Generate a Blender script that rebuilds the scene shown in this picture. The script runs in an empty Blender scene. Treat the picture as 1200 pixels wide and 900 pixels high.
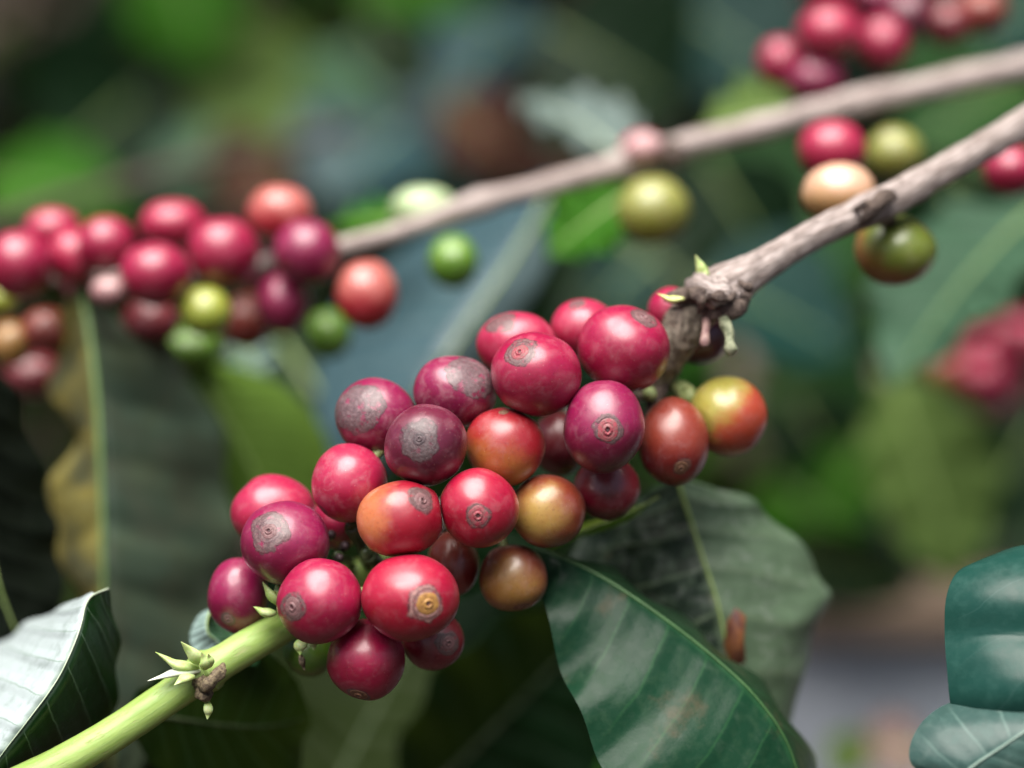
import bpy, math, random
from mathutils import Vector, Matrix, noise as mn
# ------------------------------------------------------------------ camera, world, sun (1 unit = 1 cm)
scene = bpy.context.scene
C = scene.collection
scene.unit_settings.system = 'METRIC'; scene.unit_settings.scale_length = 0.01
PITCH = math.radians(15); CAMH = 115.0; F = 80.0; D0 = 43.0
CAM = Vector((0, 0, CAMH))
cd = bpy.data.cameras.new('camera'); cam = bpy.data.objects.new('camera', cd); C.objects.link(cam)
cam.location = CAM; cam.rotation_euler = (math.pi/2 - PITCH, 0, 0)
cd.lens = F; cd.sensor_width = 36; cd.clip_start = 0.5; cd.clip_end = 200000
cd.dof.use_dof = True; cd.dof.focus_distance = D0 - 0.55; cd.dof.aperture_fstop = 0.043
cd.dof.aperture_blades = 0
scene.camera = cam
w = bpy.data.worlds.new('World'); scene.world = w; w.use_nodes = True
nt = w.node_tree; sky = nt.nodes.new('ShaderNodeTexSky'); sky.sky_type = 'NISHITA'; sky.sun_disc = False
SUN_EL, SUN_AZ = math.radians(73), math.radians(205)     # azimuth clockwise from +Y
sky.sun_elevation = SUN_EL; sky.sun_rotation = SUN_AZ; sky.air_density = 1.0; sky.dust_density = 4.0; sky.ozone_density = 1.0
nt.links.new(sky.outputs[0], nt.nodes['Background'].inputs[0]); nt.nodes['Background'].inputs[1].default_value = 0.05
sd = bpy.data.lights.new('sun', 'SUN'); sd.energy = 5.0; sd.angle = math.radians(60); sd.color = (1, .95, .88)
sun = bpy.data.objects.new('sun', sd); C.objects.link(sun)
sdir = Vector((math.sin(SUN_AZ)*math.cos(SUN_EL), math.cos(SUN_AZ)*math.cos(SUN_EL), math.sin(SUN_EL)))
sun.rotation_euler = sdir.to_track_quat('Z', 'Y').to_euler()
scene.view_settings.view_transform = 'Standard'; scene.view_settings.look = 'None'
scene.view_settings.exposure = 0.85; scene.view_settings.gamma = 1.0
try:
    scene.cycles.use_denoising = True; scene.cycles.max_bounces = 6; scene.cycles.use_adaptive_sampling = True
except Exception: pass

RIGHT = Vector((1, 0, 0)); FWD = Vector((0, math.cos(PITCH), -math.sin(PITCH))); UP = Vector((0, math.sin(PITCH), math.cos(PITCH)))
K = 36.0/F/1200.0                                        # cm per photo pixel per cm of depth
def P(px, py, d): return CAM + FWD*d + RIGHT*((px-600)*K*d) + UP*((450-py)*K*d)
def V(a, b, c): return (RIGHT*a + UP*b - FWD*c)          # right, up, towards the camera
rnd = random.Random(7)

# ------------------------------------------------------------------ node helpers
class NT:
    def __init__(s, name):
        s.m = bpy.data.materials.new(name); s.m.use_nodes = True; s.t = s.m.node_tree; s.b = s.t.nodes['Principled BSDF']
        s.out = s.t.nodes['Material Output']
    def n(s, ty, **kw):
        x = s.t.nodes.new(ty)
        for k, v in kw.items(): setattr(x, k, v)
        return x
    def l(s, a, b): s.t.links.new(a, b)
    def put(s, x, sock):
        if hasattr(x, 'links'): s.l(x, sock)
        elif x is not None:
            if hasattr(sock.default_value, '__len__') and len(sock.default_value) == 4 and len(x) == 3: x = (*x, 1)
            sock.default_value = x
    def math(s, op, a, b=None, c=None, clamp=False):
        x = s.n('ShaderNodeMath', operation=op, use_clamp=clamp)
        s.put(a, x.inputs[0]); s.put(b, x.inputs[1]); s.put(c, x.inputs[2]); return x.outputs[0]
    def vm(s, op, a, b=None):
        x = s.n('ShaderNodeVectorMath', operation=op); s.put(a, x.inputs[0]); s.put(b, x.inputs[1])
        if op == 'SCALE': x.inputs['Scale'].default_value = .25
        return x.outputs['Value'] if op in ('DOT_PRODUCT', 'LENGTH') else x.outputs[0]
    def noise(s, scale, detail=4, vec=None, rough=.55, dist=0):
        x = s.n('ShaderNodeTexNoise'); x.inputs['Scale'].default_value = scale; x.inputs['Detail'].default_value = detail
        x.inputs['Roughness'].default_value = rough; x.inputs['Distortion'].default_value = dist
        if vec is not None: s.l(vec, x.inputs['Vector'])
        return x.outputs[0]
    def ss(s, v, lo, hi, a=0.0, b=1.0):
        x = s.n('ShaderNodeMapRange', interpolation_type='SMOOTHSTEP'); s.put(v, x.inputs[0])
        s.put(lo, x.inputs[1]); s.put(hi, x.inputs[2]); s.put(a, x.inputs[3]); s.put(b, x.inputs[4]); return x.outputs[0]
    def mix(s, f, a, b, mode='MIX'):
        x = s.n('ShaderNodeMix', data_type='RGBA', blend_type=mode)
        s.put(f, x.inputs[0]); s.put(a, x.inputs[6]); s.put(b, x.inputs[7]); return x.outputs[2]
    def bump(s, h, strength, dist):
        x = s.n('ShaderNodeBump'); x.inputs['Strength'].default_value = strength; x.inputs['Distance'].default_value = dist
        s.l(h, x.inputs['Height']); s.l(x.outputs[0], s.b.inputs['Normal'])
    def coord(s, which='Object'): return s.n('ShaderNodeTexCoord').outputs[which]

# ------------------------------------------------------------------ object helpers
def tag(o, label=None, cat=None, group=None, kind=None):
    if label: o['label'] = label
    if cat: o['category'] = cat
    if group: o['group'] = group
    if kind: o['kind'] = kind
    return o
def empty(name, loc, label, cat, group=None):
    o = bpy.data.objects.new(name, None); o.empty_display_size = .5; C.objects.link(o); o.location = loc
    return tag(o, label, cat, group)
def mesh(name, verts, faces, mat, parent=None, uvs=None, smooth=True, local=False):
    """verts in world space unless local; linked as one object under parent"""
    me = bpy.data.meshes.new(name)
    if parent is not None and not local:
        off = parent.location
        if parent.parent: off = off + parent.parent.location
        verts = [Vector(v) - off for v in verts]
    me.from_pydata([tuple(v) for v in verts], [], faces)
    if uvs:
        uvl = me.uv_layers.new(name='UVMap')
        for lp in me.loops: uvl.data[lp.index].uv = uvs[lp.vertex_index]
    me.update()
    if smooth: me.polygons.foreach_set('use_smooth', [True]*len(me.polygons))
    me.materials.append(mat)
    o = bpy.data.objects.new(name, me); C.objects.link(o)
    if parent is not None: o.parent = parent
    return o
def catmull(pts, n):
    pts = [tuple(p) for p in pts]; m = len(pts); out = []
    for i in range(n):
        t = i/(n-1)*(m-1); k = min(int(t), m-2); f = t-k
        p0, p1, p2, p3 = pts[max(k-1, 0)], pts[k], pts[k+1], pts[min(k+2, m-1)]
        out.append(tuple(.5*((2*b)+(-a+c)*f+(2*a-5*b+4*c-d)*f*f+(-a+3*b-3*c+d)*f**3) for a, b, c, d in zip(p0, p1, p2, p3)))
    return out
def frame(t):
    a = Vector((0, 0, 1)) if abs(t.z) < .9 else Vector((1, 0, 0))
    x = t.cross(a).normalized(); return x, t.cross(x).normalized()
def tube_data(path, seg=20, n=40, bump=0.0, bscale=2.0, flat=1.0, base=0, seed=0):
    """path: [(x,y,z,r)...] -> verts, faces, uvs with closed ends"""
    p = catmull(path, n); v = []; f = []; uv = []; L = 0; last = None
    x = None
    for i, q in enumerate(p):
        c = Vector(q[:3]); a = Vector(p[max(i-1, 0)][:3]); b = Vector(p[min(i+1, n-1)][:3]); t = (b-a).normalized()
        if x is None: x, y = frame(t)
        else: x = (x - t*x.dot(t)).normalized(); y = t.cross(x)
        if last is not None: L += (c-last).length
        last = c
        for j in range(seg):
            an = 2*math.pi*j/seg; d = x*math.cos(an) + y*math.sin(an)*flat
            r = max(q[3], .0005)
            if bump: r *= 1 + bump*(mn.noise((c + d*r)*bscale + Vector((seed, 0, 0)))*1.3 + .5*mn.noise((c+d*r)*bscale*3.1))
            v.append(c + d*r); uv.append((j/seg, L))
    for i in range(n-1):
        for j in range(seg):
            k = (j+1) % seg
            f.append((base+i*seg+j, base+i*seg+k, base+(i+1)*seg+k, base+(i+1)*seg+j))
    f.append(tuple(base+j for j in range(seg))[::-1]); f.append(tuple(base+(n-1)*seg+j for j in range(seg)))
    return v, f, uv
def tube(name, path, mat, parent=None, **kw):
    v, f, uv = tube_data(path, **kw); return mesh(name, v, f, mat, parent, uv)

# ------------------------------------------------------------------ materials
def skin_mat(name, A, B, dirv, lo=-.2, hi=.5, scar=.45, scarcol=(.105, .068, .066), gloss=.38, sss=.12, bloom=.09, seed=0.0, dark=.35, ringamt=.85):
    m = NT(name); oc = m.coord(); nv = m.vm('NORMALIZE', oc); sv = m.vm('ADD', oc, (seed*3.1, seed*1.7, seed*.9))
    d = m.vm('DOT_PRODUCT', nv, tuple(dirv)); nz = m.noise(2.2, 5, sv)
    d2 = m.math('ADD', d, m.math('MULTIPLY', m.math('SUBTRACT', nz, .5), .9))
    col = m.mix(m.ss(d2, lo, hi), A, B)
    fine = m.noise(16, 6, sv, .7)
    col = m.mix(m.ss(fine, .52, .70, 0, dark), col, tuple(c*.45 for c in A))
    # tiny pale lenticels
    vo = m.n('ShaderNodeTexVoronoi'); vo.inputs['Scale'].default_value = 9; m.l(sv, vo.inputs['Vector'])
    col = m.mix(m.math('MULTIPLY', m.ss(vo.outputs['Distance'], .10, .04), .3), col, (.75, .5, .42))
    # waxy bloom and rubbed patches, on the whole fruit
    bl = m.noise(3.3, 8, m.vm('ADD', sv, (4, 1, 9)), .68, .6)
    blm = m.ss(bl, .47, .66, 0, bloom)
    col = m.mix(blm, col, (.42, .24, .26))
    sep = m.n('ShaderNodeSeparateXYZ'); m.l(nv, sep.inputs[0])
    th = m.math('ARCCOSINE', m.math('MINIMUM', sep.outputs[2], .9999))
    n1 = m.noise(3.0, 5, sv, .65); n2 = m.noise(12, 4, sv, .6)
    hgt = m.math('MULTIPLY', fine, .25)
    if scar > 0:
        n0 = m.noise(1.6, 4, m.vm('ADD', sv, (5, 5, 1)), .6); n3 = m.noise(24, 5, sv, .7)
        t = m.math('ADD', th, m.math('MULTIPLY', m.math('SUBTRACT', n1, .5), scar*.9))
        t = m.math('ADD', t, m.math('MULTIPLY', m.math('SUBTRACT', n0, .5), scar*.9))
        t2 = m.math('ADD', th, m.math('ADD', m.math('MULTIPLY', m.math('SUBTRACT', n1, .5), .16), m.math('MULTIPLY', m.math('SUBTRACT', n2, .5), .06)))
        mask = m.ss(t, scar+.03, scar-.03)
        holes = m.ss(m.noise(5, 6, m.vm('ADD', sv, (9, 9, 2)), .7), .33, .47)
        mask = m.math('MULTIPLY', mask, holes)
        gcol = m.mix(m.ss(n2, .3, .7), tuple(c*.5 for c in scarcol), tuple(min(1, c*1.35) for c in scarcol))
        gcol = m.mix(m.ss(n3, .5, .75, 0, .3), gcol, tuple(min(1, c*2.2+.03) for c in scarcol))
        rings = m.math('SINE', m.math('MULTIPLY', t2, 46+9*math.sin(seed*2.3)))
        rm = m.math('MULTIPLY', m.ss(rings, .35, .9), m.ss(n2, .36, .50))
        rm = m.math('MULTIPLY', rm, m.ss(th, scar*1.15, scar*.7))
        gcol = m.mix(m.math('MULTIPLY', rm, ringamt), gcol, (.035, .012, .016))
        # cracks in the cork
        vc = m.n('ShaderNodeTexVoronoi', feature='DISTANCE_TO_EDGE'); vc.inputs['Scale'].default_value = 4.5
        wv = m.n('ShaderNodeTexNoise'); wv.inputs['Scale'].default_value = 3; m.l(sv, wv.inputs['Vector'])
        m.l(m.vm('ADD', sv, m.vm('SCALE', wv.outputs['Color'])), vc.inputs['Vector'])
        ck = m.math('MULTIPLY', m.ss(vc.outputs['Distance'], .035, .008), m.ss(n1, .42, .55))
        gcol = m.mix(m.math('MULTIPLY', ck, .6), gcol, (.04, .015, .02))
        col = m.mix(m.math('MULTIPLY', mask, .88), col, gcol)
        # cracked rim of the scar
        edge = m.math('MULTIPLY', m.ss(m.math('ABSOLUTE', m.math('SUBTRACT', t, scar+.01)), .028, .008), m.ss(n2, .46, .56))
        col = m.mix(m.math('MULTIPLY', edge, .8), col, (.045, .012, .018))
        hgt = m.math('ADD', hgt, m.math('MULTIPLY', mask, m.math('ADD', m.math('MULTIPLY', rings, .12), m.math('ADD', m.math('MULTIPLY', n2, 1.0), m.math('MULTIPLY', n3, .5)))))
        hgt = m.math('SUBTRACT', hgt, m.math('MULTIPLY', mask, ck))
        m.put(m.math('ADD', m.math('ADD', m.ss(bl, .45, .7, gloss, gloss+.2), m.math('MULTIPLY', mask, .22)), m.math('MULTIPLY', fine, .05)), m.b.inputs['Roughness'])
    else:
        m.put(m.ss(bl, .45, .7, gloss, gloss+.2), m.b.inputs['Roughness'])
    m.put(col, m.b.inputs['Base Color'])
    m.b.inputs['Subsurface Weight'].default_value = sss; m.b.inputs['Subsurface Radius'].default_value = (1, .25, .2)
    m.b.inputs['Subsurface Scale'].default_value = .12
    m.b.inputs['Specular IOR Level'].default_value = .72
    m.b.inputs['Coat Weight'].default_value = .55; m.put(m.ss(m.noise(1.4, 5, m.vm('ADD', sv, (2, 7, 7)), .6), .35, .65, .14, .36), m.b.inputs['Coat Roughness'])
    m.bump(hgt, .35, .02)
    return m.m
def plain(name, a, b, scale=6, rough=.6, bump=.3, dist=.03, stretch=None, sss=0, which='Object', detail=6, crack=None, trans=0):
    m = NT(name); v = m.coord(which)
    if stretch:
        mp = m.n('ShaderNodeMapping'); mp.inputs['Scale'].default_value = stretch; m.l(v, mp.inputs[0]); v = mp.outputs[0]
    x = m.noise(scale, detail, v, .65); c = m.mix(m.ss(x, .3, .7), a, b)
    h = x
    if crack:
        y = m.noise(scale*2.4, 8, m.vm('ADD', v, (3, 8, 1)), .75); k = m.ss(y, .56, .68)
        c = m.mix(k, c, crack); h = m.math('SUBTRACT', x, m.math('MULTIPLY', k, .6))
    m.put(c, m.b.inputs['Base Color']); m.b.inputs['Roughness'].default_value = rough
    if sss: m.b.inputs['Subsurface Weight'].default_value = sss; m.b.inputs['Subsurface Scale'].default_value = .1
    m.bump(h, bump, dist)
    if trans:
        t = m.n('ShaderNodeBsdfTranslucent'); m.put(c, t.inputs[0]); ms = m.n('ShaderNodeMixShader'); ms.inputs[0].default_value = trans
        m.l(m.b.outputs[0], ms.inputs[1]); m.l(t.outputs[0], ms.inputs[2]); m.l(ms.outputs[0], m.out.inputs[0])
    return m.m
def leaf_mat(name, A, B=None, vein=None, brown=None, rough=.35, spec=.5, trans=.15, nv=9, veinw=.12, seed=0, brownamt=(.60, .68), mott=.5, coat=0.0, bump=.5, scuff=0.0, tcol=None):
    """UV: u 0..1 across (midrib at .5), v 0..1 along. A = left half, B = right half."""
    m = NT(name); uv = m.coord('UV'); oc = m.vm('ADD', m.coord(), (seed*5.3, seed, seed*2.1))
    sep = m.n('ShaderNodeSeparateXYZ'); m.l(uv, sep.inputs[0]); u, v = sep.outputs[0], sep.outputs[1]
    au = m.math('ABSOLUTE', m.math('MULTIPLY', m.math('SUBTRACT', u, .5), 2))
    n1 = m.noise(.55, 5, oc, .6); n2 = m.noise(3.5, 6, oc, .65)
    B = B or A; vein = vein or tuple(min(1, c*2.2+.03) for c in A)
    col = m.mix(m.ss(u, .49, .51), A, B)
    col = m.mix(m.ss(n1, .35, .65, 0, mott), col, m.mix(.5, col, tuple(c*.4 for c in A)))
    col = m.mix(m.ss(n2, .45, .75, 0, .35), col, tuple(min(1, c*1.6+.01) for c in B))
    ph = m.math('ADD', m.math('MULTIPLY', v, nv), m.math('MULTIPLY', m.math('POWER', au, .8), -1.3))
    ph = m.math('ADD', ph, m.math('MULTIPLY', m.math('SUBTRACT', n1, .5), .35))
    tri = m.math('ABSOLUTE', m.math('SUBTRACT', m.math('FRACT', ph), .5))       # 0 at a side vein
    vm_ = m.ss(tri, veinw*.5, veinw*.12)
    vm_ = m.math('MULTIPLY', vm_, m.ss(au, 1.0, .6))
    vm_ = m.math('MAXIMUM', vm_, m.ss(au, .05, .02))
    col = m.mix(m.math('MULTIPLY', vm_, .55), col, vein)
    if brown:
        n3 = m.noise(.8, 6, m.vm('ADD', oc, (7, 2, 5)), .6)
        col = m.mix(m.ss(n3, brownamt[0], brownamt[1], 0, .85), col, brown)
    if scuff:
        sc = m.noise(2.2, 9, m.vm('ADD', oc, (1, 6, 3)), .75, 1.2)
        col = m.mix(m.ss(sc, .5, .72, 0, scuff), col, (.42, .46, .42))
    m.put(col, m.b.inputs['Base Color']); m.b.inputs['Specular IOR Level'].default_value = spec*.4
    m.put(m.ss(n2, .3, .7, max(.05, rough-.07), rough+.1), m.b.inputs['Roughness'])
    m.b.inputs['Coat Weight'].default_value = coat*.3; m.b.inputs['Coat Roughness'].default_value = .25
    h = m.math('ADD', m.math('MULTIPLY', m.ss(tri, 0, .35), .8), m.math('MULTIPLY', n2, .35))
    m.bump(h, bump, .12)
    if trans:
        t = m.n('ShaderNodeBsdfTranslucent'); m.put(m.mix(.5, col, tcol or (.25, .45, .04)), t.inputs[0]); ms = m.n('ShaderNodeMixShader'); ms.inputs[0].default_value = trans
        m.l(m.b.outputs[0], ms.inputs[1]); m.l(t.outputs[0], ms.inputs[2]); m.l(ms.outputs[0], m.out.inputs[0])
    return m.m

M = {}
M['wood'] = plain('grey_bark', (.50, .43, .41), (.14, .10, .085), 3.2, .6, .9, .06, (8, .5, 1), which='UV', crack=(.10, .06, .055), detail=10)
M['wood2'] = plain('pale_bark', (.50, .43, .41), (.25, .19, .17), 3.0, .65, .8, .08, (4, .35, 1), which='UV', crack=(.2, .12, .11))
M['darkwood'] = plain('dark_bark', (.045, .028, .024), (.15, .11, .09), 5, .75, 1.0, .12, crack=(.01, .006, .006))
M['green_stem'] = plain('green_bark', (.32, .45, .13), (.20, .32, .06), 2.0, .42, .4, .05, (4, .35, 1), which='UV', sss=.1, crack=(.30, .34, .12), detail=9)
M['bud'] = plain('bud_green', (.42, .58, .16), (.62, .72, .36), 6, .45, .3, .02, sss=.15, trans=.2)
M['dry_bud'] = plain('bud_dry', (.05, .03, .022), (.24, .19, .11), 12, .7, 1, .05)
M['stalk'] = plain('stalk_green', (.22, .30, .10), (.40, .45, .20), 5, .5, .3, .02, sss=.1)
M['darkstalk'] = plain('stalk_dark', (.03, .06, .02), (.10, .13, .06), 6, .35, .4, .02)
M['midrib'] = plain('midrib_green', (.20, .30, .08), (.30, .40, .14), 3, .45, .2, .02)
M['midrib_pale'] = plain('midrib_pale', (.40, .50, .36), (.52, .60, .46), 3, .45, .2, .02)
M['soil'] = plain('soil', (.014, .007, .005), (.045, .018, .010), .12, .95, .8, .6, crack=(.02, .03, .01))  # brown darkened to put shade into the soil colour
M['trunk'] = plain('trunk_bark', (.16, .12, .10), (.30, .24, .20), .8, .8, .8, .3)
def navel_mat(name, a, b): return plain(name, a, b, 14, .5, .6, .012, crack=(.05, .02, .02))
M['navel_red'] = navel_mat('navel_red', (.34, .03, .06), (.22, .10, .10))
M['navel_grey'] = navel_mat('navel_grey', (.22, .11, .115), (.12, .06, .065))
M['navel_dark'] = navel_mat('navel_dark', (.03, .02, .025), (.12, .08, .09))
M['navel_tan'] = navel_mat('navel_tan', (.50, .27, .07), (.30, .14, .05))
M['navel_brown'] = navel_mat('navel_brown', (.24, .12, .07), (.12, .06, .04))

# ------------------------------------------------------------------ ground
G = 24
gv = []; gf = []
ext = [-90000, -20000, -5000, -1500, -700, -400, -250, -150, -80, -30, 0, 30, 80, 150, 250, 400, 700, 1500, 5000, 20000, 90000]
for y in ext:
    for x in ext:
        h = 0 if max(abs(x), abs(y)) > 4000 else 6*mn.noise(Vector((x*.01, y*.01, 0)))
        gv.append((x, y + 60, h))
n_ = len(ext)
for i in range(n_-1):
    for j in range(n_-1): gf.append((i*n_+j, i*n_+j+1, (i+1)*n_+j+1, (i+1)*n_+j))
tag(mesh('ground', gv, gf, M['soil']), kind='structure')

# ------------------------------------------------------------------ leaves
def leaf_rails(label, left, mid, right, mat, ribmat=None, group=None, n=44, m=9, belly=0.0, quilt=0.03, nv=9, wave=0.0, ribr=.05, name='coffee_leaf', petiole=None, cat='leaf', wfreq=5, seed=0, margin=None):
    Lr = [P(*q) for q in catmull(left, n)]; Mr = [P(*q) for q in catmull(mid, n)]; Rr = [P(*q) for q in catmull(right, n)]
    v = []; uv = []; f = []
    W = 2*m+1
    for i in range(n):
        t = i/(n-1)
        for j in range(W):
            s = (j-m)/m; E = Lr[i] if s < 0 else Rr[i]; a = abs(s)
            p = Mr[i].lerp(E, a)
            tang = (Mr[min(i+1, n-1)]-Mr[max(i-1, 0)]).normalized(); sd_ = (E-Mr[i])
            nn = tang.cross(sd_); nn = nn.normalized() if nn.length > 1e-6 else -FWD
            if nn.dot(FWD) > 0: nn = -nn
            wl = sd_.length
            ph = t*nv - 1.3*a**.8
            p = p + nn*(belly*wl*a*(1-a)*4*.5 + quilt*math.sin(math.pi*min(1, wl/2))*(abs(math.sin(math.pi*(ph)))**.7 - .5)*min(1, 4*a)*(1-a*.5)
                        + wave*a*a*math.sin(wfreq*2*math.pi*t + seed + (1.3 if s > 0 else 0))*min(1, wl))
            p = p + nn*.05*mn.noise(p*.9)*a
            v.append(p); uv.append((.5 + s/2, t))
    for i in range(n-1):
        for j in range(W-1): f.append((i*W+j, i*W+j+1, (i+1)*W+j+1, (i+1)*W+j))
    root = empty(name, Mr[0], label, cat, group)
    mesh('blade', v, f, mat, root, uv)
    path = [(*(q + FWD*(-.01)), ribr*(1-.75*k/(n-1))) for k, q in enumerate(Mr)][::3]
    if petiole: path = [(*P(*q), ribr*1.3) for q in petiole] + path
    tube('midrib', path, ribmat or M['midrib'], root, seg=8, n=40)
    return root
def wprof(t): return (math.sin(math.pi*min(1, t**.88))**.8)*(1 - .35*max(0, t-.8)/.2) if 0 < t < 1 else 0.0
def leaf_simple(label, base, tip, half, nvec, mat, sag=.12, fold=.25, wave=.25, group=None, ribmat=None, seed=0, name='coffee_leaf', n=26, m=5, stalkto=None):
    """base, tip = (px,py,depth); half width in cm; nvec = facing in camera axes (right, up, towards)"""
    b = P(*base); e = P(*tip); N = V(*nvec).normalized(); ax = e-b; L = ax.length
    c = (b+e)/2 + N*sag*L
    v = []; uv = []; f = []; W = 2*m+1; Mr = []
    for i in range(n):
        t = i/(n-1); p = b*(1-t)**2 + c*2*t*(1-t) + e*t*t; tg = ((c-b)*(1-t) + (e-c)*t).normalized()
        sd_ = tg.cross(N).normalized(); nn = sd_.cross(tg).normalized(); Mr.append(p); wd = half*wprof(t)
        for j in range(W):
            s = (j-m)/m; a = abs(s)
            q = p + sd_*(s*wd*math.cos(fold)) + nn*(a*wd*math.sin(fold))
            q += nn*(wave*a*a*math.sin(4.3*2*math.pi*t+seed+(1.4 if s > 0 else 0))*min(1, wd) + .07*(abs(math.sin(math.pi*(t*9-1.3*a**.8)))-.5)*min(1, 3*a))
            v.append(q); uv.append((.5+s/2, t))
    for i in range(n-1):
        for j in range(W-1): f.append((i*W+j, i*W+j+1, (i+1)*W+j+1, (i+1)*W+j))
    root = empty(name, b, label, 'leaf', group)
    mesh('blade', v, f, mat, root, uv)
    path = [(*(q - nn*.02), .09*(1-.7*k/(n-1))) for k, q in enumerate(Mr)][::3]
    if stalkto: path = [(*P(*stalkto), .11)] + path
    tube('midrib', path, ribmat or M['midrib'], root, seg=6, n=24)
    return root

LM = {}
LM['dark'] = leaf_mat('leaf_dark_green', (0.0024, 0.0143, 0.0036), spec=.3, rough=.45, seed=1, trans=.08)  # near black green; shade of background gaps put into the colour
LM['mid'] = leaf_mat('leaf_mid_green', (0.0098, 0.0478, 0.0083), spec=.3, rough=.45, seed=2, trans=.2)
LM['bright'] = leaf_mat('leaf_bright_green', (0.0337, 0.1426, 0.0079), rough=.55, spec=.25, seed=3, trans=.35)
LM['yellow'] = leaf_mat('leaf_yellow_green', (0.0931, 0.1546, 0.0386), rough=.6, spec=.25, seed=4, trans=.3)
LM['teal'] = leaf_mat('leaf_blue_green', (0.0070, 0.0330, 0.0281), rough=.5, seed=5, trans=.05, spec=.35)
LM['sheen_greyblue'] = leaf_mat('leaf_painted_sheen', (0.0262, 0.0616, 0.0704), rough=.42, seed=6, trans=.03, coat=.2, spec=.5)  # blue grey base paints in the sky sheen of glossy leaves
LM['palegrn'] = leaf_mat('leaf_pale_green', (0.0561, 0.1237, 0.0743), rough=.42, seed=7, trans=.15, spec=.35)
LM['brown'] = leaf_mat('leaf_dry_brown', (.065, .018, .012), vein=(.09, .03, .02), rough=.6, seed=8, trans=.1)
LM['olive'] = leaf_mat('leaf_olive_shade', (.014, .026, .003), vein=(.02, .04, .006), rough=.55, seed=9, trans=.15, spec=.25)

# --- leaves that lie close to the fruit
leaf_rails('broad glossy green leaf sloping down right from under the cluster, midrib along its upper edge',
    [(630, 645, 44.6), (634, 690, 44.2), (655, 775, 43.6), (690, 860, 43), (730, 940, 42.6), (800, 1010, 42.6), (930, 1020, 43)],
    [(625, 643, 44.8), (690, 668, 44.5), (760, 712, 44.2), (830, 765, 44), (890, 822, 43.8), (930, 890, 43.8), (955, 1010, 44)],
    [(628, 641, 45), (700, 662, 45.6), (770, 708, 46.0), (840, 764, 46.2), (905, 822, 46.2), (950, 900, 46.2), (965, 1015, 45)],
    leaf_mat('leaf_front_green', (.008, .040, .020), (.012, .038, .016), vein=(.02, .075, .03), brown=(.07, .06, .035), rough=.36, trans=.08, nv=9, seed=21, coat=.1, spec=.4, brownamt=(.60, .78), veinw=.10, scuff=.03, bump=.3),
    group=None, quilt=.022, nv=9, belly=.12, wave=.16, ribr=.045, ribmat=plain('midrib_front', (.03, .085, .025), (.05, .13, .04), 3, .5, .2, .02))
leaf_rails('dull grey green leaf behind the broad glossy one, carrying a small dead patch',
    [(785, 562, 47.2), (735, 590, 47.6), (680, 625, 47.8), (665, 690, 47.8), (690, 780, 47.8), (760, 880, 47.6), (850, 950, 47)],
    [(793, 560, 47), (808, 605, 46.8), (824, 655, 46.6), (842, 712, 46.4), (856, 790, 46.4), (864, 860, 46.6), (868, 950, 47)],
    [(800, 562, 47.2), (862, 578, 47.5), (912, 612, 47.8), (962, 672, 48), (968, 715, 48.2), (935, 800, 48), (925, 950, 47.2)],
    leaf_mat('leaf_grey_green', (.012, .024, .016), (.10, .155, .095), vein=(.13, .18, .11), brown=(.14, .12, .07), rough=.38, trans=.1, nv=7, seed=24, brownamt=(.62, .72), veinw=.12, scuff=.35, coat=.2),
    ribmat=M['midrib'], quilt=.05, nv=7, belly=.2, wave=.12, ribr=.045)
sp = empty('leaf_blight', P(861, 748, 46.0), 'small brown and orange dead patch curled up on the grey green leaf', 'dead leaf patch')
mesh('dry_flake', [P(848, 758, 46.2), P(852, 728, 45.9), P(862, 712, 45.8), P(874, 722, 45.9), P(872, 748, 45.8), P(874, 776, 46.1), P(858, 782, 46.2), P(862, 745, 45.55)],
     [(0, 1, 7), (1, 2, 7), (2, 3, 7), (3, 4, 7), (4, 5, 7), (5, 6, 7), (6, 0, 7)], plain('blight', (.06, .015, .015), (.24, .09, .03), 2.5, .6, .5, .05), sp)
leaf_rails('narrow bright yellow green leaf edge poking out under the dark red cherry',
    [(770, 583, 45.9), (745, 592, 45.8), (705, 607, 45.8), (672, 618, 45.8), (640, 640, 45.8)],
    [(772, 582, 45.8), (742, 599, 45.5), (705, 614, 45.4), (672, 626, 45.4), (640, 642, 45.6)],
    [(771, 584, 45.8), (744, 606, 45.9), (708, 621, 45.9), (675, 632, 45.9), (642, 646, 45.9)],
    leaf_mat('leaf_edge_yellow', (.22, .32, .04), (.16, .36, .03), trans=.3, seed=25), n=20, m=3, ribr=.03)
leaf_rails('folded leaf at the lower left corner, sheen painted on one half, shade on the other',
    [(127, 690, 44), (98, 701, 45), (60, 716, 46.3), (20, 738, 47.5), (-30, 772, 48.5), (-90, 850, 48), (-60, 930, 44)],
    [(127, 690, 43.9), (103, 703, 43.2), (92, 742, 42.7), (68, 795, 42.4), (32, 845, 42.2), (2, 884, 42.2), (-30, 930, 42.2)],
    [(129, 690, 44), (137, 735, 44.6), (138, 790, 45.2), (128, 850, 45.6), (95, 905, 45.8), (45, 950, 45.4), (-25, 945, 43)],
    leaf_mat('leaf_sheen_and_shade', (.42, .49, .50), (.004, .030, .005), vein=(.13, .20, .14), rough=.38, trans=.06, nv=8, seed=27, coat=.5, mott=.12, veinw=.07), quilt=.035, nv=8, belly=.1, wave=.06, ribr=.022, ribmat=M['midrib_pale'])  # white half paints sky sheen, deep green half paints shade
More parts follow.
